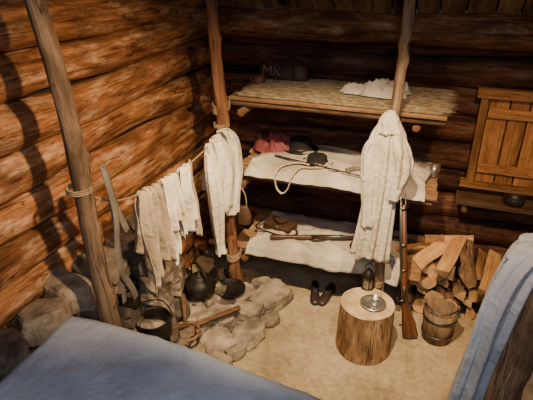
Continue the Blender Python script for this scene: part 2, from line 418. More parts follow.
# bedding
def rg(a,b_,c_,k): return max(0,1-abs(N3(a,b_,c_))*k)**2
def sheet(name,x0,x1,y0,y1,z,mat,thick=.03,seed=0,over=.05,amp=.02,nx=150,ny=70,edge=.03):
    b=B(); rows=[]
    for j in range(ny+1):
        v=j/ny; row=[]
        for i in range(nx+1):
            u=i/nx
            x=x0+(x1-x0)*u; yy0=y0+edge*N3(x*3+seed,1,0)
            y=yy0+(y1-yy0)*v; 
            x+= edge*1.2*N3(y*4,seed,3)*(abs(u-.5)*2)**3
            h=thick*(min(1,v*7)*min(1,(1-v)*7)*min(1,u*12)*min(1,(1-u)*12))**.5
            wx=x+.06*N3(x*3,y*3,9)
            h+=amp*(rg(wx*1.6+seed,y*3,1.3,7)*.6+rg(wx*2.5+y*3,y*1.5+seed,4.3,6)*.5)+.016*N3(x*2,y*2,seed)+.014
            zz=z+h
            if v<.08 and over>0:
                q=(.08-v)/.08; zz=z+h*(1-q)-q*over*(1+.6*N3(x*4+seed,0,9)); y=yy0+.08*(y1-yy0)*.35-q*.03-.010*abs(math.sin(x*16+seed+3*N3(x*3,0,0)))*q
                row.append(Vector((x,y,zz)))
            else: row.append(Vector((x,y,max(zz,z+.004))))
        rows.append(row)
    b.grid(rows,mat); return b.make(name,solid=.006)
sheet('canvas_bedding',-1.34,-.12,3.20,3.84,.435,'cream',.035,2,.045,.036)
sheet('canvas_bedding',-1.34,-.03,3.20,3.84,1.105,'cream',.03,11,.02,.032)
# straw mat on top
b=B()
rr=random.Random(5)
b.box((-.70,3.55,1.676),(1.40,.60,.016),'straw',tint=.8,bev=.006)
for i in range(3000):
    x=rr.uniform(-1.38,.03); y=rr.uniform(3.25,3.86); z=1.686+rr.uniform(0,.003)
    a=rr.gauss(0,.15); l=rr.uniform(.06,.16)
    dx=math.cos(a)*l/2; dy=math.sin(a)*l/2; w=.0010; t=rr.uniform(.55,1.1)
    n=Vector((-math.sin(a),math.cos(a),0))*w
    p=Vector((x,y,z)); d=Vector((dx,dy,rr.uniform(-.002,.002)))
    i0=b.av(p-d-n,None,t);i1=b.av(p-d+n,None,t);i2=b.av(p+d+n,None,t);i3=b.av(p+d-n,None,t);i4=b.av(p+Vector((0,0,.002)),None,t)
    b.af((i0,i1,i4),'straw',False);b.af((i1,i2,i4),'straw',False);b.af((i2,i3,i4),'straw',False);b.af((i3,i0,i4),'straw',False)
for i in range(500):
    x=rr.uniform(-1.38,.0); t=rr.uniform(.5,1.3)
    if rr.random()<.4: p=Vector((-.01,rr.uniform(3.26,3.84),1.68)); d=Vector((rr.uniform(.03,.08),rr.gauss(0,.02),rr.uniform(-.03,.01)))
    else: p=Vector((x,3.26,1.68+rr.uniform(-.008,.006))); d=Vector((rr.gauss(0,.04),-rr.uniform(.01,.03),rr.uniform(-.03,.0)))
    n=Vector((.0015,0,.0015))
    b.af((b.av(p-n,None,t),b.av(p+n,None,t),b.av(p+d,None,t)),'straw',False)
b.make('straw_mat')

def heap(name,c,sx,sy,h,mat,seed=0,rz=0,n=60):
    b=B(); rows=[]
    for i in range(n+1):
        row=[]
        for j in range(n+1):
            u=i/n*2-1;v=j/n*2-1
            x=u*math.sqrt(max(0,1-v*v/2)); y=v*math.sqrt(max(0,1-u*u/2)); r=min(1,math.hypot(x,y))
            w=1+.6*N3(x*1.3+seed,y*1.3,seed)*r
            z=h*((1-r**4)*.4+.55*rg(x*1.4+seed,y*1.4,0,3)*(1-r**4)+.2*rg(x*3+seed,y*3,3,3)*(1-r**6))
            p=rotz(rz)@Vector((x*sx*w,y*sy*w,0))
            row.append(Vector(c)+p+Vector((0,0,max(.002,z))))
        rows.append(row)
    b.grid(rows,mat); return b.make(name,solid=.004)
heap('white_linen_cloth',(-.40,3.54,1.695),.19,.11,.10,'white',3,.15)
heap('white_linen_cloth',(-.62,3.52,1.695),.10,.06,.06,'white',8,.4)
heap('red_wool_blanket',(-1.27,3.68,1.14),.19,.13,.12,'red',5,.1)
heap('leather_scrap',(-.24,3.58,1.14),.10,.04,.03,'tan',9,.0)

def hat(name,c,r,mat,rz=0,crown=.5,h=.1,band='dkleather'):
    b=B()
    prof=[(0,h*.94),(r*crown*.5,h),(r*crown*.8,h*.97),(r*crown*.96,h*.8),(r*crown,h*.4),(r*crown*1.06,.014),(r*.8,.010),(r,.022),(r*1.0,.016),(r*.8,.0),(r*.5,0)]
    f=lambda a,z:1+.09*math.cos(2*(a-rz))+.03*math.sin(3*a)
    b.lathe(c,prof,mat,32,fr=f)
    b.lathe(c,[(r*crown*1.07,.014),(r*crown*1.08,.016),(r*crown*1.05,.034),(r*crown*1.0,.036)],band,32,fr=f)
    return b.make(name)
hat('felt_hat',(-1.04,3.66,1.15),.135,'felt',h=.11,crown=.62)
hat('black_felt_hat',(-.85,3.46,1.135),.115,'felt',h=.08,crown=.62,rz=.4)

def spline(pts,n=12):
    pts=[Vector(p) for p in pts]; out=[]
    for i in range(len(pts)-1):
        p0=pts[max(i-1,0)];p1=pts[i];p2=pts[i+1];p3=pts[min(i+2,len(pts)-1)]
        for k in range(n):
            t=k/n
            out.append(.5*((2*p1)+(-p0+p2)*t+(2*p0-5*p1+4*p2-p3)*t*t+(-p0+3*p1-3*p2+p3)*t*t*t))
    out.append(pts[-1]); return out
b=B()
b.tube(spline([(-.88,3.36,1.165),(-.98,3.36,1.17),(-1.07,3.28,1.16),(-1.09,3.185,1.14),(-1.075,3.165,1.04),(-1.03,3.16,.995),(-.985,3.165,1.04),(-.96,3.185,1.14),(-.93,3.28,1.165),(-.86,3.31,1.165),(-.74,3.36,1.16)]),.012,'paleleather',8,.35)
b.make('leather_strap')
b=B(); b.tube([(-1.18,3.44,1.17),(-.6,3.30,1.17),(-.42,3.26,1.165)],[.007,.006,.005],'dkleather',8); b.make('ramrod')
b=B()
b.tube(spline([(-.60,3.36,1.155),(-.54,3.41,1.16),(-.48,3.39,1.16),(-.45,3.34,1.155)]),[.024-.0006*i for i in range(37)],'horn',10)
b.make('powder_horn')
def mug(name,c,r,h,mat,handle=True,rz=0):
    b=B(); b.lathe(c,[(0,0),(r,0),(r*1.02,h*.1),(r*.96,h*.5),(r,h),(r*.9,h),(r*.88,h*.15),(0,h*.12)],mat,24)
    if handle:
        pts=spline([(r*.95,0,h*.85),(r*1.5,0,h*.8),(r*1.6,0,h*.45),(r*.98,0,h*.2)],6)
        b.tube([Vector(c)+rotz(rz)@p for p in pts],r*.11,mat,8)
    return b.make(name)
mug('pewter_cup',(.0,3.60,1.105),.028,.08,'pewter',rz=2)
mug('clay_cup',(-1.37,3.60,1.69),.045,.05,'clay',rz=4)

# leather satchel with initials on the top bunk
pouch=empty('leather_satchel',(-1.28,3.80,1.69))
b=B(); rows=[]
pr=[(-.07,0),(-.080,.02),(-.078,.06),(-.062,.105),(-.035,.135),(.0,.145),(.04,.13),(.06,.09),(.07,.02),(.06,0)]
for i in range(31):
    u=i/30*2-1; e=.45+.55*(max(0,1-abs(u)**4))**.5; row=[]
    for q in spline([(p[0],p[1],0) for p in pr],3):
        row.append(Vector((-1.23+u*.20,3.79+q.x*e,1.692+q.y*(e*.8+.2)+.010*N3(u*3,q.y*20,0))))
    rows.append(row)
ids=b.grid(rows,'leather',closed=True); b.af(ids[0][::-1],'leather'); b.af(ids[-1],'leather')
b.make('body',pouch)
b=B()
b.tube(spline([(-1.39,3.73,1.81),(-1.33,3.70,1.80),(-1.18,3.70,1.805),(-1.08,3.73,1.82)]),.009,'dkleather',8,.4)
b.box((-1.13,3.705,1.76),(.022,.006,.09),'dkleather',axis=2,bev=.001)
b.make('straps',pouch)
b=B()
def stroke(pts):
    b.tube([(-1.37+px*.080,3.694,1.725+pz*.080) for px,pz in pts],.0036,'scratch',6)
stroke([(0,0),(.08,1)]);stroke([(.08,1),(.42,.35)]);stroke([(.42,.35),(.78,.98)]);stroke([(.78,.98),(.86,0)])
stroke([(1.15,0),(1.18,.98)]);stroke([(1.18,.98),(1.5,.95),(1.66,.78),(1.55,.56),(1.18,.48)]);stroke([(1.32,.48),(1.75,0)])
b.make('initials',pouch)

b=B()
rt=rotz(-.25)
b.box((-1.15,3.50,.515),(.25,.17,.06),'leather',rot=rt,bev=.02,tint=1)
b.box((-1.15,3.47,.55),(.255,.13,.012),'leather',rot=rt@Matrix.Rotation(.06,3,'X'),bev=.004,tint=1)
b.tube(spline([Vector((-1.15,3.5,.53))+rt@Vector(p) for p in((-.12,0,.02),(-.18,-.05,-.02),(-.16,-.12,-.02),(0,-.14,-.015),(.15,-.1,-.02),(.18,-.02,-.01),(.12,0,.02))]),.009,'dkleather',8,.4)
b.lathe((-1.15,3.41,.557),[(.012,0),(.012,.005),(0,.006)],'pewter',12)
b.make('cartridge_satchel')
b=B(); b.lathe((-.48,3.40,.485),[(0,0),(.045,0),(.06,.025),(.05,.05),(.03,.06),(.028,.075),(.036,.08),(0,.078)],'dkleather',20); b.tube(spline([(-.48,3.4,.55),(-.40,3.38,.51),(-.34,3.40,.48),(-.30,3.46,.485)]),.007,'dkleather',6); b.make('canteen')
b=B(); rows=[]
for i in range(14):
    v=i/13; w=.035+.03*math.sin(v*2.6); row=[]
    for j in range(20):
        a=2*math.pi*j/20
        row.append(Vector((-1.34+math.cos(a)*w*(1+.12*math.sin(3*a)),3.15+math.sin(a)*w*.45,.84-v*.16)))
    rows.append(row)
ids=b.grid(rows,'leather',closed=True); b.af(ids[-1],'leather'); b.af(ids[0][::-1],'leather')
b.tube(spline([(-1.37,3.15,.84),(-1.40,3.14,.94),(-1.37,3.14,1.02),(-1.32,3.15,.94),(-1.31,3.15,.84)]),.006,'rope',6)
b.make('leather_pouch')

# ---------------------------------------------------------------- muskets
def musket(name,butt,muzzle,up=(0,0,1)):
    butt=Vector(butt);muzzle=Vector(muzzle); d=(muzzle-butt); L=d.length; d.normalize()
    upv=Vector(up); s=d.cross(upv).normalized(); w=s.cross(d).normalized()
    def P(x,y,z): return butt+d*x+s*y+w*z
    def loft(b,st,mat,seg=14):
        rows=[];lcs=[]
        for (x,zc,hw,hh) in st:
            rows.append([P(x,math.cos(2*math.pi*j/seg)*hw,zc+math.sin(2*math.pi*j/seg)*hh) for j in range(seg)])
            lcs.append([(x,math.cos(2*math.pi*j/seg)*hw,math.sin(2*math.pi*j/seg)*hh) for j in range(seg)])
        ids=b.grid(rows,mat,closed=True,lcs=lcs); b.af(ids[0][::-1],mat);b.af(ids[-1],mat)
    root=empty(name,butt)
    b=B(); loft(b,[(0,-.045,.016,.055),(.01,-.045,.022,.060),(.12,-.034,.022,.052),(.22,-.020,.019,.036),(.27,-.010,.018,.026),(.31,-.004,.018,.025),(.36,0,.021,.027),(.48,-.002,.020,.025),(.60,-.006,.016,.018),(L*.9,-.006,.013,.013)],'gun'); b.make('stock',root)
    b=B(); b.tube([P(.33,0,.014),P(.6,0,.014),P(L,0,.014)],[.015,.013,.011],'steel',12)
    for x in(.58,.78,L*.88): b.tube([P(x-.008,0,0),P(x+.008,0,0)],.021,'steel',12)
    b.tube([P(.40,-.0,-.028),P(L*.97,0,-.017)],.0035,'steel',6)
    b.make('barrel',root)
    b=B(); b.tube([P(.32,.021,.0),P(.37,.024,.004),P(.46,.021,0)],[.008,.014,.006],'steel',8)
    b.tube(spline([P(.345,.024,.01),P(.34,.026,.035),P(.355,.026,.055),P(.37,.026,.048)],5),.007,'steel',6)
    b.tube(spline([P(.28,0,-.03),P(.31,0,-.058),P(.36,0,-.058),P(.39,0,-.026)],6),.004,'steel',6)
    b.tube(spline([P(.335,0,-.02),P(.33,0,-.035),P(.34,0,-.045)],4),.003,'steel',6)
    b.make('lock',root)
    return root
musket('musket',(-1.16,3.27,.535),(-.16,3.66,.51),up=(.25,-.75,.6))
musket('musket',(-.02,3.06,.012),(-.175,3.10,1.20),up=(-1,-.35,0))

# ---------------------------------------------------------------- hanging garments
def garment(b,rows_spec,mat,folds=6,amp=.25,seed=0,n=48,axis=(0,1,0),hem=.02,sub=8):
    axis=Vector(axis).normalized(); side=axis.cross(Vector((0,0,1))).normalized()
    cs=spline([r[0] for r in rows_spec],sub); ws=spline([(r[1],r[2],0) for r in rows_spec],sub)
    rows=[];m=len(cs)
    for i in range(m):
        v=i/(m-1); c=cs[i]; w=ws[i].x; dp=ws[i].y; row=[]
        for j in range(n):
            a=2*math.pi*j/n
            f=1+amp*(.4+.8*v)*math.sin(folds*a+seed+1.6*N3(seed,v*1.6,a*.3))+amp*.6*math.sin((folds*2-1)*a+seed*2+2*v)*.5+amp*.9*N3(math.cos(a)*2+seed,math.sin(a)*2,v*2.5)
            z=0
            if i==m-1: z=hem*N3(a*1.5+seed,0,0)
            wa=w*(1+.35*(f-1)+.08*N3(seed+3,v*4,math.copysign(2,math.cos(a))))
            row.append(c+axis*(math.cos(a)*wa)+side*(math.sin(a)*dp*f)+Vector((0,0,z)))
        rows.append(row)
    b.grid(rows,mat,closed=True)
def line_z(y):
    pts=[(1.66,1.60),(1.80,1.50),(2.02,1.43),(2.4,1.385),(2.8,1.395),(3.17,1.46)]
    for (a,za),(c,zc) in zip(pts,pts[1:]):
        if a<=y<=c: return za+(zc-za)*(y-a)/(c-a)
    return pts[0][1] if y<1.66 else pts[-1][1]
cx=-1.47
b=B()
pts=spline([(-1.52,1.66,1.60),(cx,1.80,1.50),(cx,2.02,1.43),(cx,2.4,1.385),(cx,2.8,1.395),(-1.47,3.13,1.455)])
b.tube(pts,.005,'rope',6)
for k in range(3):
    b.tube([(-1.53+math.cos(a)*.058,1.67+math.sin(a)*.058,1.60+k*.010) for a in [i*math.pi/8 for i in range(17)]],.004,'rope',6)
    b.tube([(-1.502+math.cos(a)*.056,3.17+math.sin(a)*.056,1.455+k*.011) for a in [i*math.pi/8 for i in range(17)]],.005,'rope',6)
b.make('clothesline')
def fold_over(b,y0,y1,zb_front,zb_back,mat,seed,folds=3,amp=.02,narrow=0.15,ragged=.03,shift=0,slope=0):
    n=40; cols=[]
    for k in range(n+1):
        u=k/n; y=y0+(y1-y0)*u; c=[]
        zt=line_z(y)+.008; m=26
        zf=zb_front+ragged*N3(u*3+seed,0,0)+slope*(u-.5); zk=zb_back+ragged*N3(u*3+seed,5,0)-slope*(u-.5)
        pr=[(-1,i/m,zt+(zk-zt)*i/m) for i in range(m,0,-1)]+[(0,0,zt+.004)]+[(1,i/m,zt+(zf-zt)*i/m) for i in range(1,m+1)]
        for (sd,v,z) in pr:
            ym=(y0+y1)/2+shift*v+.02*N3(v*3,seed,2); yy=ym+(y-(y0+y1)/2)*(1-narrow*math.sin(min(1,v*1.3)*1.57)+.2*N3(v*3,seed,sd))
            f=amp*(.5+v*.9)*math.sin(u*folds*6.28+seed+sd*.8+1.5*N3(v*1.5,seed,u))+amp*.7*N3(u*5+seed,v*2,sd)
            x=cx+sd*(.012+.020*v)+f
            c.append(Vector((x,yy,z)))
        cols.append(c)
    b.grid(cols,mat)
b=B(); fold_over(b,2.01,2.12,.83,1.05,'tan',1.2,2,.026,.0,shift=-.02,slope=.06); fold_over(b,2.11,2.24,.90,1.0,'tan',4.2,2,.026,.1,shift=.05,slope=-.08); b.make('hanging_breeches',solid=.004)
b=B(); fold_over(b,2.26,2.42,1.10,1.15,'white',2.2,3,.024,.05,slope=.1); fold_over(b,2.26,2.34,.86,1.1,'white',6.1,1,.02,.15,shift=-.01,slope=.05); fold_over(b,2.35,2.42,.96,1.1,'white',7.1,1,.018,.25,shift=.02); b.make('hanging_stockings',solid=.004)
b=B(); fold_over(b,2.47,2.58,.98,1.0,'white',3.3,2,.022,.1,slope=.12); fold_over(b,2.55,2.63,.86,1.05,'tan',5.3,1,.02,.25,shift=.02); b.make('hanging_linen_drawers',solid=.004)
b=B()
fold_over(b,2.84,3.12,.96,1.0,'white',8.3,4,.032,.12,ragged=.09,slope=.20)
garment(b,[((cx+.03,2.84,1.38),.045,.03),((cx+.06,2.80,1.25),.06,.04),((cx+.07,2.80,1.05),.055,.045),((cx+.07,2.82,.85),.045,.035),((cx+.07,2.84,.66),.038,.026),((cx+.07,2.85,.58),.045,.03)],'white',4,.32,2.2)
garment(b,[((cx+.05,3.06,1.47),.03,.03),((cx+.08,3.11,1.37),.06,.04),((cx+.10,3.10,1.15),.055,.045),((cx+.10,3.05,1.0),.045,.04),((cx+.10,3.02,.84),.05,.035)],'white',4,.32,5.2)
garment(b,[((cx+.04,2.95,1.43),.06,.03),((cx+.08,2.95,1.32),.10,.04),((cx+.09,2.94,1.15),.10,.045),((cx+.08,2.92,.92),.09,.04)],'white',6,.32,9.2)
b.make('hanging_shirt',solid=.004)

# long shirt hanging on the front post
b=B()
ax=(.97,.15,0)
garment(b,[((-.305,3.105,1.70),.02,.025),((-.305,3.09,1.65),.05,.045),((-.30,3.08,1.56),.095,.055),((-.30,3.075,1.45),.112,.055),((-.305,3.07,1.25),.092,.05),((-.315,3.065,1.02),.102,.05),((-.325,3.06,.82),.11,.05),((-.335,3.06,.66),.118,.05)],'white',8,.34,1.0,n=110,axis=ax,hem=.07)
garment(b,[((-.25,3.06,1.58),.03,.035),((-.205,3.04,1.48),.052,.04),((-.175,3.03,1.36),.050,.035),((-.20,3.03,1.24),.040,.03),((-.215,3.03,1.14),.036,.028)],'white',4,.32,3.0,axis=ax)
garment(b,[((-.36,3.06,1.56),.03,.03),((-.41,3.04,1.45),.042,.035),((-.40,3.02,1.25),.04,.03),((-.385,3.02,1.05),.036,.028),((-.375,3.02,.92),.040,.03)],'white',4,.32,6.0,axis=ax)
garment(b,[((-.305,3.08,1.71),.025,.03),((-.305,3.065,1.66),.058,.04),((-.295,3.05,1.58),.07,.035)],'white',5,.25,4.0,axis=ax)
b.tube(spline([(-.22,3.01,1.60),(-.20,2.99,1.5),(-.195,2.985,1.35),(-.20,2.985,1.25)]),.008,'tan',6,.4)
b.make('hanging_shirt',solid=.004)

# straps looped over the line beside the left pole
b=B()
b.tube(spline([(-1.44,1.86,1.30),(-1.44,1.80,1.46),(-1.44,1.755,1.66),(-1.44,1.745,1.70),(-1.42,1.735,1.66),(-1.41,1.75,1.45),(-1.42,1.73,1.25),(-1.42,1.745,1.12),(-1.43,1.82,.96),(-1.44,1.85,.88)]),.022,'grey',8,.15,up=(1,0,0))
b.tube(spline([(-1.43,1.755,1.60),(-1.44,1.77,1.3),(-1.44,1.76,1.1),(-1.44,1.75,.92)]),.018,'grey',8,.15,up=(1,0,0))
b.make('cloth_strap')

# ---------------------------------------------------------------- left pole
b=B(); b.log((-1.43,1.70,0),(-1.575,1.67,2.46),.050,.040,'polegrey','endL',18,.05,.12,.06,tint=.66,knots=12,kh=.45); b.make('wooden_post')

# ---------------------------------------------------------------- bed foreground
bed=empty('bed',(-.8,1.1,0))
def edgeY(x): return 1.655-.085*(x+1.68)+.02*math.sin((x+1.68)*2.4)
b=B(); rows=[]; nx=170;ny=110
x0,x1=-1.70,.05
for j in range(ny+1):
    v=j/ny; row=[]
    for i in range(nx+1):
        u=i/nx; x=x0+(x1-x0)*u; ye=edgeY(x)-.03*max(0,.1-u)*10; ys=.55
        y=ys+(ye-ys)*v
        wx=x+.1*N3(x*2,y*2,9)
        z=.90+.02*N3(x*1.5,y*1.5,0)+.010*rg(wx*1.2+3,y*1.8+x,0,8)+.008*rg(wx*2+y*2,y*1.5,5,7)+.004*N3(x*10,y*10,1)
        d=min((1-v)*(ye-ys),v*(ye-ys),u*(x1-x0),(1-u)*(x1-x0))
        if d<.07: z-=.05*(1-d/.07)**2*1
        if j>=ny-1: z-=.10*(j-ny+2); y=ye+.012+.01*math.sin(x*16)
        if i<=0: z-=.08
        if i>=nx-0: z-=.12
        row.append(Vector((x,y,z)))
    rows.append(row)
b.grid(rows,'blue'); b.make('sheet',bed,solid=.006)
b=B(); b.box((-.83,1.04,.80),(1.70,.84,.11),'cream',bev=.03); b.make('mattress',bed)
b=B()
b.log((-1.74,1.52,.70),(.1,1.38,.70),.045,.04,'pole','end',12); b.log((-1.74,.6,.70),(.1,.6,.70),.045,.04,'pole','end',12)
for k in range(10): b.box((-1.62+k*.18,1.0,.735),(.14,.9,.02),'board',axis=1)
for (x,y) in((-1.66,.60),(.03,1.36),(.03,.60),(-1.66,1.51)): b.log((x,y,0),(x,y,.70),.045,.042,'pole','end',12)
b.make('frame',bed)

# ---------------------------------------------------------------- right foreground post and blanket
b=B(); b.log((.575,2.40,0),(.545,2.40,1.23),.09,.082,'polegrey','endL',22,.05,.14,.03,tint=1.15,knots=5,kh=.3); b.make('log_post')
b=B()
garment(b,[((.60,2.43,1.33),.04,.05),((.52,2.37,1.31),.075,.07),((.45,2.30,1.20),.085,.06),((.405,2.26,1.0),.085,.055),((.385,2.25,.75),.080,.055),((.36,2.24,.45),.085,.055),((.345,2.24,.15),.09,.055)],'blue',6,.36,2.0,n=96,axis=(.9,.45,0),hem=.04,sub=10)
garment(b,[((.70,2.42,1.24),.03,.06),((.63,2.42,1.32),.06,.09),((.55,2.38,1.33),.08,.10),((.47,2.33,1.27),.05,.07)],'blue',4,.3,5,axis=(.3,.95,0))
b.make('draped_blanket',solid=.005)

# ---------------------------------------------------------------- stool, plate, cup
sx_,sy_,sh=-.298,2.887,.385
b=B(); b.log((sx_,sy_,0),(sx_,sy_,sh),.200,.186,'stumpbark','endL',48,.03,.03,.0,tint=1.05); b.make('stump_stool')
tb=empty('pewter_plate',(sx_+.04,sy_,sh+.005))
b=B(); b.lathe((sx_+.04,sy_-.01,sh+.006),[(0,.004),(.055,.004),(.062,.012),(.09,.016),(.09,.012),(.058,.0),(0,0)],'pewter',36); b.make('dish',tb)
mug('tin_cup',(sx_+.05,sy_,sh+.012),.030,.05,'pewter',rz=-1.2)
b=B(); b.tube([(sx_-.03,sy_-.05,sh+.024),(sx_+.03,sy_-.075,sh+.028),(sx_+.065,sy_-.09,sh+.024)],[.004,.003,.008],'pewter',8,.4); b.make('spoon')

b=B()
c=Vector((-.33,3.07,.36))
b.lathe(c,[(0,0),(.045,0),(.05,.01),(.05,.03),(.04,.035)],'iron',16)
for k in range(4):
    a=k*math.pi/2+.4; b.tube([c+Vector((math.cos(a)*.042,math.sin(a)*.042,.03)),c+Vector((math.cos(a)*.042,math.sin(a)*.042,.13))],.004,'iron',6)
b.lathe(c,[(.036,.03),(.036,.13)],'horn',16)
b.lathe(c,[(.05,.125),(.05,.135),(.025,.17),(.012,.18),(.012,.19),(0,.19)],'iron',16)
b.tube([c+Vector((math.cos(a)*.03,0,.20+math.sin(a)*.03)) for a in [i*math.pi/8 for i in range(17)]],.003,'iron',6)
b.tube([c+Vector((0,.0,.23)),c+Vector((.03,.06,.25)),c+Vector((.045,.10,.25))],.004,'iron',6)
b.make('hanging_lantern')

# ---------------------------------------------------------------- bucket
bx_,by_=.205,3.17; K=.88
bk=empty('wooden_bucket',(bx_,by_,0))
def fr(a,z): return 1-.014*(abs(math.sin(a*9))<.14)
b=B(); b.lathe((bx_,by_,0),[(0,.02),(.115*K,.02),(.113*K,0),(.122*K,0),(.130*K,.11),(.140*K,.26),(.128*K,.26),(.117*K,.12),(.108*K,.04),(0,.04)],'stave',108,fr=fr); b.make('staves',bk)
b=B()
for z,r in((.045,.127*K),(.195,.1375*K)): b.lathe((bx_,by_,0),[(r,z),(r+.004,z),(r+.005,z+.024),(r+.001,z+.024)],'steel',40)
for s in(-1,1): b.box((bx_+s*.132*K,by_,.275),(.016,.035,.06),'stave',axis=2)
b.tube(spline([(bx_+q[0]*K,by_+q[1]*K,q[2]) for q in((-.132,0,.28),(-.12,-.06,.305),(-.065,-.115,.30),(0,-.135,.293),(.065,-.115,.30),(.12,-.06,.305),(.132,0,.28))]),.006,'steel',8)
b.make('hoops_and_handle',bk)

# ---------------------------------------------------------------- firewood
b=B()
rr=random.Random(21)
def split(b,c,r,L,dirv,kind,roll,t):
    c=Vector(c); d=Vector(dirv).normalized(); a=Vector((0,0,1)) if abs(d.z)<.9 else Vector((1,0,0)); x=d.cross(a).normalized(); y=d.cross(x).normalized()
    if kind==0: prof=[(0,0,0)]+[(math.cos(q)*1.3,math.sin(q)*1.3,1) for q in [(-.55+i*.22) for i in range(6)]]
    elif kind==1: prof=[(math.cos(q),math.sin(q),1) for q in [i*math.pi/8 for i in range(9)]]
    else: prof=[(math.cos(q),math.sin(q),1) for q in [i*math.pi/7 for i in range(14)]]
    cxm=sum(p[0] for p in prof)/len(prof); cym=sum(p[1] for p in prof)/len(prof)
    off=rr.uniform(0,200); seed=rr.uniform(0,50)
    n=6; rows=[];lcs=[]
    for i in range(n+1):
        u=i/n; row=[];lr=[]
        for k,(px,py,rd) in enumerate(prof):
            jx=px-cxm+.16*N3(seed+k*.7,u*2,0); jy=py-cym+.16*N3(seed+k*.7,u*2,5)
            X=(jx*math.cos(roll)-jy*math.sin(roll))*r; Y=(jx*math.sin(roll)+jy*math.cos(roll))*r
            row.append(c+d*(u-.5)*L+x*X+y*Y); lr.append((u*L+off,px*r,py*r))
        rows.append(row);lcs.append(lr)
    m=len(prof)
    for k in range(m):
        k2=(k+1)%m
        bark=(prof[k][2] and prof[k2][2] and not(kind==1 and k==m-1))
        mat='bark' if bark else 'fire'
        pr=[[rows[i][k],rows[i][k2]] for i in range(n+1)]; lc=[[lcs[i][k],lcs[i][k2]] for i in range(n+1)]
        b.grid(pr,mat,smooth=False,t=t,lcs=lc)
    for e in(0,n):
        ids=[b.av(rows[e][k],lcs[e][k],t) for k in range(m)]
        b.af(ids if e else ids[::-1],'end',False)
for row in range(4):
    z=.06+row*.108; nn=[7,7,6,5][row]
    for k in range(nn):
        x=-.06+row*.03+k*.104+rr.uniform(-.018,.018)
        y=3.64+rr.uniform(-.05,.05); 
        split(b,(x,y,z+rr.uniform(-.015,.015)),rr.uniform(.056,.074),rr.uniform(.34,.44),(rr.gauss(0,.12),1,rr.gauss(0,.05)),rr.choice([0,0,0,1,1,2]),rr.uniform(0,6.28),rr.uniform(.8,1.3))
for (x,y,z,dv,r,kd,ro) in[(.08,3.52,.475,(.65,1,.30),.085,0,1.2),(.22,3.52,.50,(.35,1,.45),.085,0,2.4),(.36,3.52,.48,(-.15,1,.45),.08,1,4.2),(-.03,3.58,.46,(1,.5,.10),.07,0,.5),(.48,3.52,.42,(.15,1,.5),.078,0,3.1),(.56,3.52,.30,(-.15,1,.45),.07,1,5),(.19,3.68,.55,(1,.15,.1),.06,0,2),(-.03,3.48,.36,(.5,1,.2),.07,0,3.6),(.60,3.60,.18,(.1,1,.5),.07,0,2)]:
    split(b,(x,y,z),r,.36,dv,kd,ro,rr.uniform(1.0,1.4))
b.make('firewood_pile')

# ---------------------------------------------------------------- shoes
def shoe(b,c,rz):
    st=[(-.12,.026,.030,.050),(-.10,.032,.034,.062),(-.06,.034,.034,.062),(-.02,.033,.030,.050),(.03,.040,.026,.040),(.07,.042,.020,.032),(.10,.036,.017,.026),(.125,.018,.013,.018)]
    rows=[];rt=rotz(rz)
    for (x,w,zc,h) in st:
        rows.append([Vector(c)+rt@Vector((x,math.cos(a)*w,max(.004,zc+math.sin(a)*h*.62))) for a in [2*math.pi*j/18 for j in range(18)]])
    ids=b.grid(rows,'dkleather',closed=True); b.af(ids[0][::-1],'dkleather');b.af(ids[-1],'dkleather')
    b.tube([Vector(c)+rt@Vector((-.055+math.cos(a)*.05,math.sin(a)*.027,.071-.012*math.cos(a))) for a in [i*math.pi/8 for i in range(17)]],.005,'dkleather',6)
    rows=[[Vector(c)+rt@Vector((-.055+math.cos(a)*.048*q,math.sin(a)*.026*q,.070-.012*math.cos(a)*q)) for a in [2*math.pi*j/16 for j in range(16)]] for q in(1,.01)]
    b.grid(rows,'felt',closed=True)
    b.box(Vector(c)+rt@Vector((.02,0,.062)),(.03,.028,.006),'steel',rot=rt@Matrix.Rotation(.3,3,'Y'),bev=.002)
    b.box(Vector(c)+rt@Vector((-.09,0,.008)),(.05,.055,.014),'dkleather',rot=rt)
b=B(); shoe(b,(-.78,3.33,.0),-1.3); shoe(b,(-.68,3.34,.0),-1.8); b.make('buckled_shoes')

# ---------------------------------------------------------------- hearth
b=B(); sd=0
rs=random.Random(99)
for row in range(6):
    z=.08+row*.158; y=.9+rs.uniform(0,.1)
    ymx=2.95-row*.06
    while y<ymx:
        w=rs.uniform(.18,.34); sd+=1
        b.stone((LX+.14+rs.uniform(-.03,.04)+(.04 if row<4 else 0),y+w/2,z),(.24+rs.uniform(0,.08),w*1.02,.155),'soot' if rs.random()<.35 else 'stone',rz=rs.uniform(-.15,.15),seed=sd,tilt=.18,tint=rs.uniform(.6,1.1))
        y+=w
b.box((LX+.10,1.92,.45),(.12,2.0,.90),'ashgap',bev=.02)
b.make('stone_foundation')
b=B()
for k in range(46):
    u=rs.random(); y=rs.uniform(1.75,3.0); x=-1.64+u*.30; top=max(.08,.40*(1-u*1.1)*(1 if y<2.6 else .6))
    s=rs.uniform(.13,.23); sd+=1
    b.stone((x,y,rs.uniform(.04,top)),(s*1.3,s,s*.5),'soot' if rs.random()<.4 else 'stone',seed=sd,tilt=.45,tint=rs.uniform(.55,1.2))
rows=[]
for i in range(50):
    y=1.75+i*1.62/49; row=[]
    for j in range(31):
        u=j/30; xr=-1.12-.05+.16*N3(y*2.2,3,0)-.15*max(0,(2.4-y))-.5*max(0,y-3.2)
        x=-1.72+(xr+1.72)*u
        row.append(Vector((x,y,.012+.05*(1-u)**1.2-.028*u**8+.012*N3(x*9,y*9,0)*(1-u))))
    rows.append(row)
b.grid(rows,'ashgap')  # dark ash bed, spread under the slabs to paint shade into their gaps
b.make('hearth_rubble')
b=B()
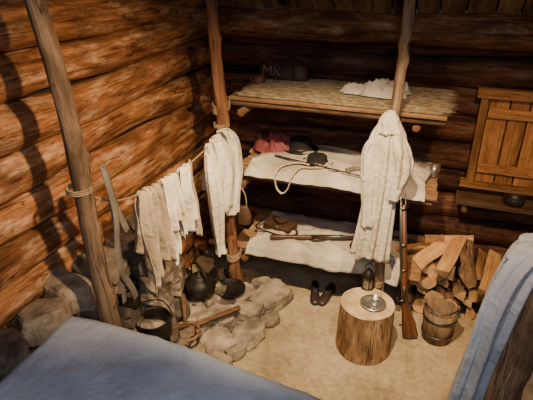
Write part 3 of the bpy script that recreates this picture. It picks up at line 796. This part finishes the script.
slabs=[(-1.08,3.12,.38,.20,.12,1.15),(-1.21,2.86,.25,.19,.13,.3),(-1.11,2.66,.30,.19,.11,1.25),(-1.36,2.72,.24,.19,.14,.4),(-1.29,2.50,.27,.19,.11,.2),(-1.47,2.56,.22,.18,.15,1.0),(-1.40,2.28,.26,.19,.13,1.3),(-1.52,2.86,.20,.16,.17,.2),(-1.33,3.06,.24,.18,.12,1.4),(-1.20,2.33,.20,.14,.08,.2),(-1.34,2.05,.28,.2,.14,.4),(-1.21,3.26,.20,.15,.1,.2),(-1.02,2.88,.16,.12,.06,.9),(-1.14,2.48,.17,.12,.07,.9)]
for (x,y,a,c,h,rz) in slabs:
    sd+=1; b.stone((x,y,h*.48),(a*1.05,c*1.05,h),'stone',rz=rz,seed=sd+7,tilt=.12,tint=rs.uniform(.85,1.45),flat=.38)
b.make('hearth_slabs')
b=B()
for (p,q,r) in[((-1.62,2.35,.28),(-1.35,2.20,.20),.02),((-1.50,2.38,.20),(-1.22,2.76,.18),.024),((-1.62,2.62,.30),(-1.48,2.40,.24),.022),((-1.58,2.1,.36),(-1.45,2.38,.26),.02)]:
    b.log(p,q,r,r*.8,'bark','enddk',10,.06,.15,.02)
b.make('kindling_sticks')
kt=empty('iron_kettle',(-1.56,2.78,.20))
b=B(); kc=Vector((-1.56,2.78,.21)); k0=kc-Vector((-1.62,2.78,.19))
b.lathe(kc,[(0,0),(.08,0),(.115,.04),(.125,.09),(.10,.14),(.07,.155),(.07,.165),(.04,.18),(.012,.185),(.014,.205),(0,.21)],'iron',32)
b.tube(spline([Vector(q)+k0 for q in((-1.54,2.70,.26),(-1.49,2.65,.29),(-1.465,2.625,.34))],6),[.02]*3+[.017]*3+[.014]*3+[.012]*4,'iron',8)
b.tube(spline([Vector(q)+k0 for q in((-1.71,2.83,.33),(-1.70,2.83,.42),(-1.62,2.78,.46),(-1.54,2.73,.42),(-1.53,2.73,.33))]),.006,'iron',8); b.make('body',kt)
def pot(name,c,r,h,mat,legs=True):
    b=B(); b.lathe(c,[(0,.0),(r*.7,.01),(r*.98,h*.3),(r,h*.6),(r*.88,h*.9),(r*.97,h),(r*.9,h),(r*.82,h*.88),(r*.92,h*.6),(r*.88,h*.3),(0,.03)],mat,32)
    c=Vector(c)
    if legs:
        for k in range(3):
            a=k*2.094+.4; b.tube([c+Vector((math.cos(a)*r*.6,math.sin(a)*r*.6,.03)),c+Vector((math.cos(a)*r*.8,math.sin(a)*r*.8,-.04))],[.014,.009],mat,6)
    b.tube(spline([c+Vector((-r*.97,0,h*.9)),c+Vector((-r*1.05,r*.3,h*1.25)),c+Vector((0,r*.9,h*1.35)),c+Vector((r*1.05,r*.3,h*1.25)),c+Vector((r*.97,0,h*.9))]),.005,mat,6)
    return b.make(name)
pot('iron_pot',(-1.55,2.12,.33),.12,.17,'iron')
pot('tin_pail',(-1.68,2.08,.56),.075,.15,'iron',False)
b=B(); sk=Vector((-1.40,2.98,.14))
b.lathe(sk,[(0,0),(.10,0),(.125,.035),(.128,.035),(.118,.03),(.098,.008),(0,.008)],'iron',36)
b.tube(spline([sk+Vector((-.05,.11,.03)),sk+Vector((-.09,.2,.06)),sk+Vector((-.14,.30,.10))]),.010,'iron',8,.5); b.make('skillet')
b=B()
sp=[Vector((-1.44,2.33,.235))+Vector((math.cos(a)*(.012+.0075*a/1.2),math.sin(a)*(.012+.0075*a/1.2),.002*math.sin(a))) for a in [i*.3 for i in range(52)]]
b.tube(sp,.011,'pole',8); b.make('rope_coil')

# ---------------------------------------------------------------- lights
def spot(name,loc,tgt,e,ang,blend,col,size=.05):
    l=bpy.data.lights.new(name,'SPOT'); l.energy=e; l.spot_size=math.radians(ang); l.spot_blend=blend; l.color=col; l.shadow_soft_size=size
    o=bpy.data.objects.new(name,l); o.location=loc; o.rotation_euler=(Vector(tgt)-Vector(loc)).to_track_quat('-Z','Y').to_euler(); bpy.context.scene.collection.objects.link(o)
spot('left_wall_fill',(-.45,1.5,3.4),(-.80,3.0,.35),720,58,.9,(1,.76,.46))
spot('left_wall_fill',(.35,1.5,3.3),(.25,3.5,.6),230,50,.8,(1,.66,.35))
spot('left_wall_fill',(.5,.9,3.1),(-1.95,2.45,1.25),620,46,1.0,(1,.70,.40))  # added fill spot that brightens the left wall, not an actual lamp
l=bpy.data.lights.new('daylight_fill','AREA'); l.energy=34; l.size=.8; l.color=(.68,.81,1)  # added cool fill for daylight on the bed
o=bpy.data.objects.new('daylight_fill',l); o.location=(.2,-.4,3.0); o.rotation_euler=(Vector((-.3,1.3,.8))-Vector(o.location)).to_track_quat('-Z','Y').to_euler(); bpy.context.scene.collection.objects.link(o)
w=bpy.data.worlds.new('World'); bpy.context.scene.world=w; w.use_nodes=True
w.node_tree.nodes['Background'].inputs[0].default_value=(.9,.75,.6,1); w.node_tree.nodes['Background'].inputs[1].default_value=.035

# ---------------------------------------------------------------- camera
cd=bpy.data.cameras.new('camera'); cam=bpy.data.objects.new('camera',cd); bpy.context.scene.collection.objects.link(cam)
cam.location=(0,0,2.6); p=math.radians(26.57)
cam.rotation_euler=(math.pi/2-p,0,math.radians(20)); cd.sensor_width=36; cd.lens=36*500/533; cd.clip_start=.05
bpy.context.scene.camera=cam
